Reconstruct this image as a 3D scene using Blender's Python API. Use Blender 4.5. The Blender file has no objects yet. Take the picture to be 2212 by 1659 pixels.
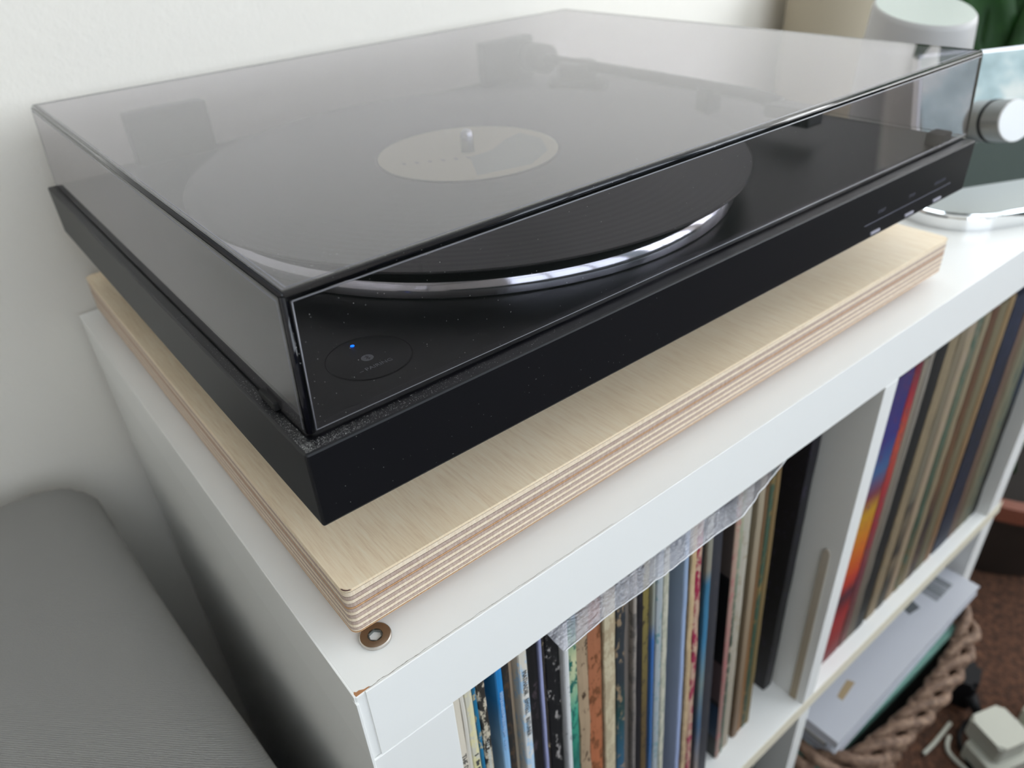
import bpy, bmesh, math, random
from mathutils import Vector, Matrix, noise
random.seed(7)
S = bpy.context.scene
COL = S.collection
FLOOR = 837.0
def W(x, y, z): return Vector((x/1000.0, y/1000.0, (z+FLOOR)/1000.0))

# ---------------------------------------------------------------- camera
cd = bpy.data.cameras.new('camera'); cam = bpy.data.objects.new('camera', cd); COL.objects.link(cam)
right = Vector((0.77653082, -0.62762623, -0.05554453)); down = Vector((-0.38252085, -0.39954605, -0.83309108)); fwd = Vector((0.50067722, 0.66816785, -0.55033994))
M = Matrix((right, -down, -fwd)).transposed().to_4x4(); M.translation = W(-56.549, -181.105, 168.289)
cam.matrix_world = M
cd.sensor_fit = 'HORIZONTAL'; cd.sensor_width = 36; cd.lens = 36*1627.65/2212; cd.clip_start = 0.01
cd.dof.use_dof = True; cd.dof.focus_distance = 0.272; cd.dof.aperture_fstop = 10.5
S.camera = cam

# ---------------------------------------------------------------- world, light, exposure
S.view_settings.view_transform = 'Standard'; S.view_settings.look = 'None'; S.view_settings.gamma = 1; S.view_settings.use_curve_mapping = False
S.view_settings.exposure = 0.0
w = bpy.data.worlds.new('world'); S.world = w; w.use_nodes = True
bg = w.node_tree.nodes['Background']; bg.inputs['Color'].default_value = (0.78, 0.88, 1.0, 1); bg.inputs['Strength'].default_value = 3.0
S.cycles.max_bounces = 10; S.cycles.diffuse_bounces = 5; S.cycles.glossy_bounces = 4; S.cycles.transmission_bounces = 10; S.cycles.transparent_max_bounces = 12
S.cycles.caustics_reflective = False
def area(name, loc, target, sx, sy, power, color):
    l = bpy.data.lights.new(name, 'AREA'); l.shape = 'RECTANGLE'; l.size = sx; l.size_y = sy; l.energy = power; l.color = color
    o = bpy.data.objects.new(name, l); COL.objects.link(o); o.location = loc
    o.rotation_euler = (Vector(target)-Vector(loc)).to_track_quat('-Z', 'Y').to_euler(); return o
# daylight from the front-right and right windows, plus an added front-left fill
area('window_and_fill_light', (2.08, -1.57, 1.66), (2.08, 0, 1.66), 1.64, 1.34, 34, (0.90, 0.945, 1.0))
area('window_and_fill_light', (0.18, -1.57, 1.66), (0.18, 0, 1.66), 1.54, 1.34, 7, (0.92, 0.96, 1.0))  # added fill lamp that brightens the left side
area('window_and_fill_light', (3.36, -0.6, 1.66), (0, -0.6, 1.66), 1.4, 1.34, 30, (1.0, 0.965, 0.91))

# ---------------------------------------------------------------- helpers
def tag(o, label=None, cat=None, group=None, kind=None):
    if label: o['label'] = label
    if cat: o['category'] = cat
    if group: o['group'] = group
    if kind: o['kind'] = kind
    return o
def link(name, me, mat=None, parent=None, smooth=False):
    o = bpy.data.objects.new(name, me); COL.objects.link(o)
    if mat:
        for m in (mat if isinstance(mat, (list, tuple)) else [mat]): me.materials.append(m)
    if smooth:
        for p in me.polygons: p.use_smooth = True
    if parent:
        o.parent = parent; o.matrix_parent_inverse = parent.matrix_world.inverted()
    return o
def done(name, bm, mat=None, parent=None, smooth=False):
    bmesh.ops.recalc_face_normals(bm, faces=bm.faces)
    me = bpy.data.meshes.new(name); bm.to_mesh(me); bm.free()
    return link(name, me, mat, parent, smooth)
def empty(name, loc):
    o = bpy.data.objects.new(name, None); COL.objects.link(o); o.empty_display_size = .02; o.location = loc
    o.matrix_world = Matrix.Translation(loc); return o
def bxb(bm, x0, x1, y0, y1, z0, z1, bev=0, seg=2):
    vs = [bm.verts.new(W(x, y, z)) for x in (x0, x1) for y in (y0, y1) for z in (z0, z1)]
    fs = [bm.faces.new([vs[i] for i in f]) for f in ((0,1,3,2),(4,6,7,5),(0,4,5,1),(2,3,7,6),(0,2,6,4),(1,5,7,3))]
    if bev:
        es = list({e for f in fs for e in f.edges})
        bmesh.ops.bevel(bm, geom=es, offset=bev/1000, segments=seg, affect='EDGES', profile=.5)
def box(name, x0, x1, y0, y1, z0, z1, mat, parent=None, bev=0, seg=2):
    bm = bmesh.new(); bxb(bm, x0, x1, y0, y1, z0, z1, bev, seg); return done(name, bm, mat, parent)
def lathe(name, prof, cx, cy, mat, parent=None, n=64, smooth=True, cap=True):
    bm = bmesh.new(); rings = []
    for r, z in prof:
        rings.append([bm.verts.new(W(cx+r*math.cos(2*math.pi*k/n), cy+r*math.sin(2*math.pi*k/n), z)) for k in range(n)])
    for a, b in zip(rings, rings[1:]):
        for k in range(n): bm.faces.new((a[k], a[(k+1) % n], b[(k+1) % n], b[k]))
    if cap:
        bm.faces.new(rings[0]); bm.faces.new(rings[-1])
    o = done(name, bm, mat, parent, smooth)
    if smooth:
        o.data.set_sharp_from_angle(angle=math.radians(35))
    return o
def tubeb(bm, pts, r, n=8, closed=False):
    pts = [Vector(p) for p in pts]; N = len(pts); rings = []
    up = Vector((0, 0, 1))
    for i, p in enumerate(pts):
        a = pts[(i-1) % N] if (closed or i > 0) else p; b = pts[(i+1) % N] if (closed or i < N-1) else p
        t = (b-a).normalized()
        s = t.cross(up); 
        if s.length < 1e-3: s = t.cross(Vector((1, 0, 0)))
        s.normalize(); q = s.cross(t)
        rr = r[i] if isinstance(r, (list, tuple)) else r
        rings.append([bm.verts.new(p+(s*math.cos(2*math.pi*k/n)+q*math.sin(2*math.pi*k/n))*rr) for k in range(n)])
    for i in range(N if closed else N-1):
        a, b = rings[i], rings[(i+1) % N]
        for k in range(n): bm.faces.new((a[k], a[(k+1) % n], b[(k+1) % n], b[k]))
    if not closed:
        bm.faces.new(rings[0]); bm.faces.new(rings[-1])
def tube(name, pts, r, mat, parent=None, n=8, closed=False):
    bm = bmesh.new(); tubeb(bm, pts, r, n, closed); return done(name, bm, mat, parent, True)
def prism(bm, pts, z0, z1):
    a = [bm.verts.new(W(x, y, z0)) for x, y in pts]; b = [bm.verts.new(W(x, y, z1)) for x, y in pts]; n = len(pts)
    bm.faces.new(a); bm.faces.new(b)
    for i in range(n): bm.faces.new((a[i], a[(i+1) % n], b[(i+1) % n], b[i]))
def rrect(x0, x1, y0, y1, r, n=6):
    out = []
    for cx, cy, a0 in ((x1-r, y1-r, 0), (x0+r, y1-r, 90), (x0+r, y0+r, 180), (x1-r, y0+r, 270)):
        for k in range(n+1):
            a = math.radians(a0+90*k/n); out.append((cx+r*math.cos(a), cy+r*math.sin(a)))
    return out
def text(name, body, size, mw, mat, parent, label=None, ext=.00004, align='LEFT', bold=0):
    cu = bpy.data.curves.new(name, 'FONT'); cu.body = body; cu.size = size; cu.extrude = ext; cu.align_x = align; cu.resolution_u = 3; cu.offset = bold
    t = bpy.data.objects.new(name, cu); COL.objects.link(t); dg = bpy.context.evaluated_depsgraph_get()
    me = bpy.data.meshes.new_from_object(t.evaluated_get(dg)); bpy.data.objects.remove(t); bpy.data.curves.remove(cu)
    me.transform(mw); me.materials.clear(); o = link(name, me, mat, parent)
    if label: o['label'] = label
    return o

# ---------------------------------------------------------------- materials
def mat(name, color=(.8, .8, .8), rough=.5, metal=0, spec=.5, **k):
    m = bpy.data.materials.new(name); m.use_nodes = True; b = m.node_tree.nodes['Principled BSDF']
    b.inputs['Base Color'].default_value = (*color, 1); b.inputs['Roughness'].default_value = rough
    b.inputs['Metallic'].default_value = metal; b.inputs['Specular IOR Level'].default_value = spec
    for a, v in k.items(): b.inputs[a.replace('_', ' ')].default_value = v
    return m
def N(m, t, **k):
    n = m.node_tree.nodes.new(t)
    for a, v in k.items():
        if hasattr(n, a): setattr(n, a, v)
    return n
def L(m, a, b): m.node_tree.links.new(a, b)
def coords(m, scale=(1, 1, 1), kind='Object'):
    tc = N(m, 'ShaderNodeTexCoord'); mp = N(m, 'ShaderNodeMapping'); mp.inputs['Scale'].default_value = scale
    L(m, tc.outputs[kind], mp.inputs[0]); return mp.outputs[0]
def noisen(m, vec, scale, detail=3, rough=.5):
    n = N(m, 'ShaderNodeTexNoise'); n.inputs['Scale'].default_value = scale; n.inputs['Detail'].default_value = detail; n.inputs['Roughness'].default_value = rough
    L(m, vec, n.inputs['Vector']); return n.outputs['Fac']
def ramp(m, fac, stops, interp='LINEAR'):
    r = N(m, 'ShaderNodeValToRGB'); r.color_ramp.interpolation = interp; e = r.color_ramp.elements
    while len(e) < len(stops): e.new(.5)
    for el, (p, c) in zip(e, stops): el.position = p; el.color = (*c, 1)
    L(m, fac, r.inputs[0]); return r.outputs[0]
def mixc(m, fac, a, b):
    x = N(m, 'ShaderNodeMix'); x.data_type = 'RGBA'
    if isinstance(fac, float): x.inputs[0].default_value = fac
    else: L(m, fac, x.inputs[0])
    for s, i in ((a, 6), (b, 7)):
        if isinstance(s, tuple): x.inputs[i].default_value = (*s, 1)
        else: L(m, s, x.inputs[i])
    return x.outputs[2]
def bump(m, h, strength, dist=.001):
    b = N(m, 'ShaderNodeBump'); b.inputs['Strength'].default_value = strength; b.inputs['Distance'].default_value = dist
    L(m, h, b.inputs['Height']); L(m, b.outputs[0], m.node_tree.nodes['Principled BSDF'].inputs['Normal'])
def base(m, c): L(m, c, m.node_tree.nodes['Principled BSDF'].inputs['Base Color'])
def sRGB(r, g, b): return tuple((v/255/12.92 if v/255 <= .04045 else ((v/255+.055)/1.055)**2.4) for v in (r, g, b))

m_wall = mat('wall_paint', (.81, .775, .71), .75); v = coords(m_wall); bump(m_wall, noisen(m_wall, v, 260, 3), .35, .0008)
m_ceil = mat('ceiling_paint', (.82, .82, .8), .9)
m_floor = mat('carpet', (.2, .09, .045), .95); v = coords(m_floor)
base(m_floor, ramp(m_floor, noisen(m_floor, v, 90, 4, .7), [(.3, (.018, .007, .003)), (.5, (.065, .025, .011)), (.72, (.14, .06, .03))])); bump(m_floor, noisen(m_floor, v, 220, 2), 1, .006)
m_white = mat('white_foil', (.83, .83, .81), .32); v = coords(m_white); bump(m_white, noisen(m_white, v, 700, 2), .04, .0003)
m_wedge = mat('white_edge_band', (.86, .86, .84), .3)
m_cream = mat('cream_edge_band', (.74, .68, .54), .45)
m_chip = mat('chipped_fibreboard', (.42, .2, .09), .9)
m_crack = mat('crack_line', (.2, .17, .14), .9)
# plywood
m_plytop = mat('birch_veneer', (.68, .56, .42), .42)
v = coords(m_plytop, (240, 14, 240)); f1 = noisen(m_plytop, v, 5, 6, .6); v2 = coords(m_plytop); f2 = noisen(m_plytop, v2, 9, 2)
cA = ramp(m_plytop, f1, [(.25, (.80, .62, .43)), (.5, (.92, .76, .55)), (.75, (.96, .84, .65))]); cB = ramp(m_plytop, f2, [(.35, (.9, .88, .85)), (.65, (1, 1, 1))])
mm = N(m_plytop, 'ShaderNodeMix'); mm.data_type = 'RGBA'; mm.blend_type = 'MULTIPLY'; mm.inputs[0].default_value = 1; L(m_plytop, cA, mm.inputs[6]); L(m_plytop, cB, mm.inputs[7]); base(m_plytop, mm.outputs[2])
bump(m_plytop, f1, .15, .0003)
def plymat(name, c0, c1, sc=(900, 900, 300)):
    m = mat(name, c0, .7); v = coords(m, sc); base(m, ramp(m, noisen(m, v, 1, 4, .7), [(.35, c0), (.65, c1)])); bump(m, noisen(m, v, 1.3, 3), .3, .0002); return m
m_plyl = plymat('light_birch_edge', (.72, .58, .42), (.84, .72, .57)); m_plyd = plymat('end_grain_edge', (.40, .29, .24), (.55, .43, .36)); m_plyo = plymat('orange_edge', (.5, .27, .12), (.62, .38, .2))
m_glue = mat('glue_line', (.10, .05, .045), .8)
# turntable
m_blk = mat('satin_black_plinth', (.0045, .0045, .006), .40, spec=.33); v = coords(m_blk); bump(m_blk, noisen(m_blk, v, 3500, 2), .05, .0001)
m_blk2 = mat('black_plastic', (.014, .014, .015), .42)
m_rub = mat('black_rubber', (.01, .01, .01), .8)
m_vinyl = mat('black_vinyl', (.008, .008, .009), .3, spec=.38)
nt = m_vinyl
tc = N(nt, 'ShaderNodeTexCoord'); gr = N(nt, 'ShaderNodeVectorMath'); gr.operation = 'LENGTH'; L(nt, tc.outputs['Object'], gr.inputs[0])
wv = N(nt, 'ShaderNodeMath'); wv.operation = 'MULTIPLY'; wv.inputs[1].default_value = 9000; L(nt, gr.outputs['Value'], wv.inputs[0])
sn = N(nt, 'ShaderNodeMath'); sn.operation = 'SINE'; L(nt, wv.outputs[0], sn.inputs[0]); bump(nt, sn.outputs[0], .12, .0001)
m_alu = mat('polished_aluminium', (.50, .51, .55), .10, 1)
m_steel = mat('zinc_steel', (.62, .58, .54), .28, 1)
m_sock = mat('dull_socket', (.22, .24, .23), .4, .8)
m_chrome = mat('chrome', (.86, .87, .88), .06, 1)
m_mirror = mat('mirror_glass', (.86, .92, .94), .02, 1)
m_frame = mat('silver_frame', (.8, .8, .82), .3, .6)
m_knob = mat('satin_nickel', (.30, .285, .27), .33, 1)
m_wht = mat('white_plastic', (.86, .87, .88), .35)
m_lamp = mat('white_speaker_shell', (.40, .39, .385), .45)
m_lamptop = mat('white_speaker_top', (.44, .49, .45), .3)
m_print = mat('grey_print', (.17, .175, .19), .5)
m_print2 = mat('pale_print', (.10, .10, .13), .5)
m_slot = mat('grey_button', (.33, .32, .38), .35)
m_led = mat('blue_led', (0, .05, .3), .4); b = m_led.node_tree.nodes['Principled BSDF']; b.inputs['Emission Color'].default_value = (.0, .10, 1, 1); b.inputs['Emission Strength'].default_value = 3.5
m_dust = mat('dust', (.6, .6, .58), .9)
m_label = mat('record_label_paper', (.6, .57, .42), .6)
m_lblue = mat('record_label_blue', (.44, .47, .40), .6)
m_lprint = mat('record_label_print', (.4, .37, .34), .6)
m_lid = bpy.data.materials.new('smoked_acrylic'); m_lid.use_nodes = True; nt_ = m_lid.node_tree; nt_.nodes.clear()
g = nt_.nodes.new('ShaderNodeBsdfGlass'); g.inputs['IOR'].default_value = 1.52; g.inputs['Roughness'].default_value = 0.0; g.inputs['Color'].default_value = (1, 1, 1, 1)
vo = nt_.nodes.new('ShaderNodeVolumeAbsorption'); vo.inputs['Color'].default_value = (.33, .26, .36, 1); vo.inputs['Density'].default_value = 100
ou = nt_.nodes.new('ShaderNodeOutputMaterial'); nt_.links.new(g.outputs[0], ou.inputs['Surface']); nt_.links.new(vo.outputs[0], ou.inputs['Volume'])
m_clear = bpy.data.materials.new('clear_plastic_film'); m_clear.use_nodes = True; nt_ = m_clear.node_tree; nt_.nodes.clear()
tr = nt_.nodes.new('ShaderNodeBsdfTransparent'); tr.inputs[0].default_value = (.80, .79, .84, 1); gl = nt_.nodes.new('ShaderNodeBsdfGlossy'); gl.inputs['Roughness'].default_value = .16
df = nt_.nodes.new('ShaderNodeBsdfDiffuse'); df.inputs[0].default_value = (.6, .6, .68, 1)
mx0 = nt_.nodes.new('ShaderNodeMixShader'); mx0.inputs[0].default_value = .33; mx1 = nt_.nodes.new('ShaderNodeMixShader'); mx1.inputs[0].default_value = .22
no = nt_.nodes.new('ShaderNodeTexNoise'); no.inputs['Scale'].default_value = 60; no.inputs['Detail'].default_value = 3; bp_ = nt_.nodes.new('ShaderNodeBump'); bp_.inputs['Strength'].default_value = .8; bp_.inputs['Distance'].default_value = .003
nt_.links.new(no.outputs['Fac'], bp_.inputs['Height']); nt_.links.new(bp_.outputs[0], gl.inputs['Normal'])
ou = nt_.nodes.new('ShaderNodeOutputMaterial')
nt_.links.new(tr.outputs[0], mx0.inputs[1]); nt_.links.new(df.outputs[0], mx0.inputs[2]); nt_.links.new(mx0.outputs[0], mx1.inputs[1]); nt_.links.new(gl.outputs[0], mx1.inputs[2]); nt_.links.new(mx1.outputs[0], ou.inputs['Surface'])
m_fab = mat('grey_woven_fabric', (.25, .25, .25), .95); v = coords(m_fab, (1, 1, 1))
wa = N(m_fab, 'ShaderNodeTexWave'); wa.inputs['Scale'].default_value = 420; wa.wave_type = 'BANDS'; wa.bands_direction = 'DIAGONAL'; wa.inputs['Distortion'].default_value = 1.2; wa.inputs['Detail'].default_value = 1; L(m_fab, v, wa.inputs[0])
wb = N(m_fab, 'ShaderNodeTexWave'); wb.inputs['Scale'].default_value = 520; wb.bands_direction = 'X'; wb.inputs['Distortion'].default_value = 1.2; L(m_fab, v, wb.inputs[0])
ml = N(m_fab, 'ShaderNodeMath'); ml.operation = 'MULTIPLY'; L(m_fab, wa.outputs['Fac'], ml.inputs[0]); L(m_fab, wb.outputs['Fac'], ml.inputs[1])
base(m_fab, mixc(m_fab, ml.outputs[0], (.34, .332, .316), (.62, .61, .585))); bump(m_fab, ml.outputs[0], .9, .001)
m_leaf = mat('leaf_green', (.03, .11, .012), .5, spec=.2); v = coords(m_leaf, (1, 1, 1)); base(m_leaf, ramp(m_leaf, noisen(m_leaf, v, 14, 3), [(.3, (.005, .025, .004)), (.55, (.012, .055, .007)), (.75, (.04, .12, .015))]))
m_leafy = mat('yellowing_leaf', (.38, .36, .14), .5)
m_pot = mat('dark_pot', (.018, .012, .009), .6); m_potrim = mat('red_brown_rim', (.17, .05, .028), .6); m_soil = mat('soil', (.01, .007, .005), 1)
m_wick = mat('wicker', (.30, .19, .125), .7); v = coords(m_wick, (1, 1, 1)); base(m_wick, ramp(m_wick, noisen(m_wick, v, 120, 4, .7), [(.3, (.07, .04, .025)), (.5, (.17, .10, .065)), (.72, (.33, .22, .15))])); bump(m_wick, noisen(m_wick, v, 500, 2), .5, .001)
m_teal = mat('teal_card', (.10, .23, .19), .55); m_tealshade = mat('shaded_teal_card', (.045, .05, .048), .7)
m_paper = mat('white_cover', (.43, .44, .48), .35); m_pages = mat('page_edges', (.55, .53, .48), .9); m_dkcov = mat('dark_cover', (.05, .045, .04), .6)
m_bar = mat('barcode_ink', (.07, .08, .085), .6); m_tan = mat('tan_print', (.3, .22, .12), .7)
m_cable_b = mat('black_cable', (.004, .004, .005), .6, spec=.2); m_adapt = mat('white_adapter', (.42, .42, .36), .45)

# ---------------------------------------------------------------- room
def struct(o, label=None): o['kind'] = 'structure'; return o
m_wood = mat('dark_floor', (.03, .029, .03), .9, spec=.1)
struct(box('floor', -1700, 3300, -1500, 394, -857, -838, m_wood))
tag(box('rug', 340, 2300, -520, 380, -837.9, -837.05, m_floor), 'reddish brown rug under the plant pot and the power strip', 'rug')
struct(box('ceiling', -1700, 3300, -1500, 720, 1600, 1620, m_ceil))
struct(box('wall_back', -1700, 3300, 394, 494, -837, 1600, m_wall))
struct(box('wall_left', -1800, -1700, -1500, 394, -837, 1600, m_wall))
def wall_open(name, axis, c0, c1, a0, a1, o0, o1, z0, z1):
    bm = bmesh.new()
    ops = [(o0, o1)] if not isinstance(o0, tuple) else [o0, o1]
    sg = [(a0, ops[0][0], -837, 1600), (ops[-1][1], a1, -837, 1600)]+[(p, q, -837, z0) for p, q in ops]+[(p, q, z1, 1600) for p, q in ops]
    if len(ops) == 2: sg.append((ops[0][1], ops[1][0], -837, 1600))
    for s in sg:
        if axis == 'y': bxb(bm, s[0], s[1], c0, c1, s[2], s[3])
        else: bxb(bm, c0, c1, s[0], s[1], s[2], s[3])
    return struct(done(name, bm, m_wall))
wall_open('wall_front', 'y', -1600, -1500, -1700, 3300, (-600, 960), (1250, 2910), 130, 1510)
wall_open('wall_right', 'x', 3300, 3400, -1600, 494, -1310, 110, 130, 1510)
def window(name, axis, c, a0, a1, z0, z1, n):
    bm = bmesh.new(); t = 45
    segs = [(a0, a0+t, z0, z1), (a1-t, a1, z0, z1), (a0, a1, z0, z0+t), (a0, a1, z1-t, z1)] + [(a0+(a1-a0)*k/n-t/2, a0+(a1-a0)*k/n+t/2, z0, z1) for k in range(1, n)] + [(a0, a1, (z0+z1)/2+150, (z0+z1)/2+180)]
    for p in segs:
        if axis == 'y': bxb(bm, p[0], p[1], c-25, c+25, p[2], p[3])
        else: bxb(bm, c-25, c+25, p[0], p[1], p[2], p[3])
    return struct(done(name, bm, m_wedge))
window('window_1', 'y', -1530, 1250, 2910, 130, 1510, 4)
window('fill_window', 'y', -1530, -600, 960, 130, 1510, 3)  # invented window, added with its lamp to fill the left side
window('window_2', 'x', 3330, -1310, 110, 130, 1510, 2)
struct(box('baseboard_back', -1700, 3300, 382, 394, -837, -740, m_wedge, bev=2))

m_palepanel = mat('pale_blue_reflection', (.55, .66, .70), .8); m_darkpanel = mat('grey_green_panel', (.10, .12, .115), .8, spec=.1)
v = coords(m_palepanel); base(m_palepanel, ramp(m_palepanel, noisen(m_palepanel, v, 9, 4, .6), [(.35, (.38, .50, .55)), (.5, (.6, .74, .8)), (.62, (.92, .95, .96))]))  # mottling puts foliage-like light patterns into the colour
struct(box('reflection_panel_1', 975, 1240, -1499, -1475, 150, 1500, m_palepanel)); struct(box('reflection_panel_2', -1600, 3200, -1499, -1480, -836, 120, m_darkpanel))  # unseen panels added to shape the mirror and lid reflections
# ---------------------------------------------------------------- shelving unit
SX0, SY0, SZ = -9.0, -14.0, -66.8
IX0, IX1, DV0, DV1 = 28.5, 360.0, 360.0, 376.0
C2 = 707.0; SXR = C2+28; BB = SZ-38.9; SH0 = -436.8; SH1 = SH0-16; LOW = SH1-331; BOT = LOW-38
unit = empty('shelving_unit', W(SX0, SY0, BOT))
tag(unit, 'white open cube shelving unit with chipped front corner holding the records', 'shelving unit')
YB = 386
box('top_panel', SX0, SXR, SY0+.6, YB, BB, SZ, m_white, unit, .7)
box('side_panel', SX0, IX0, SY0, YB, BOT, BB-.25, m_white, unit, .6)
box('side_panel', C2, SXR, SY0, YB, BOT, BB-.25, m_white, unit, .6)
box('bottom_panel', IX0, C2, SY0, YB, BOT, LOW, m_white, unit, .6)
box('divider', DV0, DV1, SY0, YB-2, SH0+.2, BB-.2, m_white, unit, .5)
box('divider', DV0, DV1, SY0, YB-2, LOW+.2, SH1-.2, m_white, unit, .5)
o = box('shelf_board', IX0, C2, SY0, YB-2, SH1, SH0, m_white, unit, .5)
o = box('edge_band', SX0+.3, C2, SY0-.5, SY0, SH1, SH0, m_cream, unit); o['label'] = 'cream edge band of the middle shelf board'
o.data.transform(Matrix.Translation((IX0/1000-SX0/1000-.0003+.0002, 0, 0)))
# white edge bands on the top, with the dark hairline crack and the chipped corner
bm = bmesh.new(); bxb(bm, SX0+4, SXR-.3, SY0, SY0+.9, BB+.2, SZ+.15, .25, 2); done('edge_band', bm, m_wedge, unit)
bm = bmesh.new(); bxb(bm, SX0-.35, SX0+.5, SY0+1, YB-1, BB+.2, SZ+.1, .2, 2); done('edge_band', bm, m_wedge, unit)
bm = bmesh.new(); bxb(bm, SX0-.5, SX0+.6, SY0-.35, SY0+2.5, BB-14, BB+36, .2, 2); o = done('edge_band', bm, m_wedge, unit); o['label'] = 'lifting strip of white edge band at the front corner'
# crack: thin irregular ribbon on top, just behind the front edge band
bm = bmesh.new(); prev = None; x = SX0+5.5
while x < 120:
    f = max(0, 1-(x/120)); yy = SY0+1.15+.35*noise.noise((x*.25, 0, 0))+.5*f*abs(noise.noise((x*.07, 3, 0))); wd = (.10+.35*f*abs(noise.noise((x*.5, 7, 1))))
    a = bm.verts.new(W(x, yy, SZ+.03)); b2 = bm.verts.new(W(x, yy+wd, SZ+.03))
    if prev: bm.faces.new((prev[0], a, b2, prev[1]))
    prev = (a, b2); x += .7
done('crack', bm, m_crack, unit)
bm = bmesh.new()
pts = [(SX0+.6, SY0+.9), (SX0+3.2, SY0+1.0), (SX0+6.4, SY0+1.2), (SX0+6.1, SY0+1.6), (SX0+4.2, SY0+1.7), (SX0+2.6, SY0+2.5), (SX0+1.5, SY0+2.4), (SX0+.9, SY0+3.1), (SX0+.4, SY0+2.2)]
prism(bm, pts, SZ-.8, SZ+.06); o = done('chip', bm, m_chip, unit); o['label'] = 'bare orange-brown fibreboard where the corner has chipped'
# screw
def screw(cx, cy, parent):
    prof = []
    o = lathe('screw', [(2.9, SZ-1.5), (2.9, SZ+1.2), (5.8, SZ+1.3), (6.1, SZ+1.1), (6.25, SZ+.7), (6.25, SZ)], cx, cy, m_steel, parent, 48, True, False)
    bm = bmesh.new(); r1, r2 = 2.5, 2.9; n = 6; ring = []
    for zz in (SZ+1.05, SZ-1.4): ring.append([bm.verts.new(W(cx+r1*math.cos(math.radians(60*k+14)), cy+r1*math.sin(math.radians(60*k+14)), zz)) for k in range(n)])
    for k in range(n): bm.faces.new((ring[0][k], ring[0][(k+1) % n], ring[1][(k+1) % n], ring[1][k]))
    bm.faces.new(ring[1])
    c = [bm.verts.new(W(cx+2.95*math.cos(math.radians(60*k+14)), cy+2.95*math.sin(math.radians(60*k+14)), SZ+1.12)) for k in range(n)]
    for k in range(n): bm.faces.new((ring[0][k], ring[0][(k+1) % n], c[(k+1) % n], c[k]))
    s = done('hex_socket', bm, m_sock, o)
    return o
sc1 = screw(9.9, 4.6, unit); sc1['label'] = 'flat steel screw head with a hexagonal socket, near the front corner'

# ---------------------------------------------------------------- plywood board
PX0, PX1, PY0, PY1, PZ1, PZ0 = 2.2, 443.5, 4.5, 373.0, -36.6, -59.5
board = empty('plywood_board', W(PX0, PY0, PZ0)); tag(board, 'thick birch plywood board with striped edges under the turntable', 'board')
lay = [('t', 1.3), ('l', 2.3), ('d', 1.7), ('l', 1.6), ('d', 1.9), ('o', .9), ('d', 1.7), ('l', 1.6), ('d', 1.7), ('l', 1.6), ('d', 1.6), ('l', 1.5), ('d', 1.3), ('l', .8), ('o', .6)]
tot = sum(h for _, h in lay); k_ = (PZ1-PZ0)/tot; z = PZ1
bm = bmesh.new(); prism(bm, rrect(PX0+.22, PX1-.22, PY0+.22, PY1-.22, 3.0), PZ0+.3, PZ1-.4); done('glue_lines', bm, m_glue, board)
for i, (t, h) in enumerate(lay):
    h *= k_; ins = random.uniform(0, .09)
    if t == 't': ins = .08
    if i == 1: ins = .12
    bm = bmesh.new(); prism(bm, rrect(PX0+ins, PX1-ins, PY0+ins, PY1-ins, 3.2), z-h+.13, z-(.0 if t == 't' else .13))
    if t == 't': bmesh.ops.bevel(bm, geom=[e for e in bm.edges if all(abs(v_.co.z-(z+FLOOR)/1000) < 1e-6 for v_ in e.verts)], offset=.0006, segments=3, affect='EDGES')
    o = done('veneer_layer', bm, {'t': m_plytop, 'l': m_plyl, 'd': m_plyd, 'o': m_plyo}[t], board)
    if t == 't': o['label'] = 'pale top veneer with fine cross grain'
    z -= h
for px, py in ((60, 60), (385, 60), (60, 320), (385, 320)):
    lathe('pad', [(14, SZ+.1), (14, PZ0-.1)], px, py, m_rub, board, 24, False)

# ---------------------------------------------------------------- turntable
tt = empty('turntable', W(215, 180, PZ1)); tag(tt, 'black turntable with a smoked clear lid on the plywood board', 'turntable')
TW, TD, TH = 430.0, 358.8, 29.4
bm = bmesh.new(); bxb(bm, 0, TW, 0, TD, 0, TH, .9, 2); done('plinth', bm, m_blk, tt)
for px, py in ((80, 95), (350, 95), (80, 300), (350, 300)):
    lathe('foot', [(15, PZ1+.1), (18, PZ1+3), (18, -4), (22, 0.3)], px, py, m_rub, tt, 32)
lathe('platter', [(60, TH+.6), (143.6, TH+.6), (143.6, TH+1.6), (143.3, 33.2), (142.7, 35.2), (141.6, 37.0), (140.2, 38.3), (138.6, 39.0), (136, 39.2), (135.6, 42.0), (0.5, 42.0)], 183.3, 165.2, m_alu, tt, 160)
lathe('mat', [(4, 42.02), (135.5, 42.02), (135.5, 43.45), (4, 43.45)], 183.3, 165.2, m_rub, tt, 96)
lathe('spindle', [(3.6, 42), (3.6, 53), (3.2, 55.2), (2.2, 56.6), (.8, 57.2)], 183.3, 165.2, m_alu, tt, 24)
# pairing button
def ring(name, r0, r1, cx, cy, z0, z1, mt, parent, n=96): return lathe(name, [(r0, z0), (r0, z1), (r1, z1), (r1, z0), (r0, z0)], cx, cy, mt, parent, n, True, False)
PBX, PBY = 43.4, 38.6
ring('button_groove', 15.5, 15.9, PBX, PBY, TH-.05, TH+.04, m_rub, tt)
pb = lathe('pairing_button', [(15.3, TH-.02), (15.3, TH+.10), (15.0, TH+.16), (.1, TH+.16)], PBX, PBY, m_blk, tt, 96)
lathe('led', [(.75, TH+.1), (.75, TH+.34), (.4, TH+.5), (.1, TH+.55)], 42.7, 49.6, m_led, pb, 16)
ux = Vector((.94, -.02, 0)).normalized()
def flat(x, y, z, ang=0): return Matrix.Translation(W(x, y, z)) @ Matrix.Rotation(ang, 4, 'Z')
text('lettering', '\u2013 PAIRING', .0029, flat(35.6, 30.4, TH+.2), m_print, pb, 'grey word PAIRING')
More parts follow.
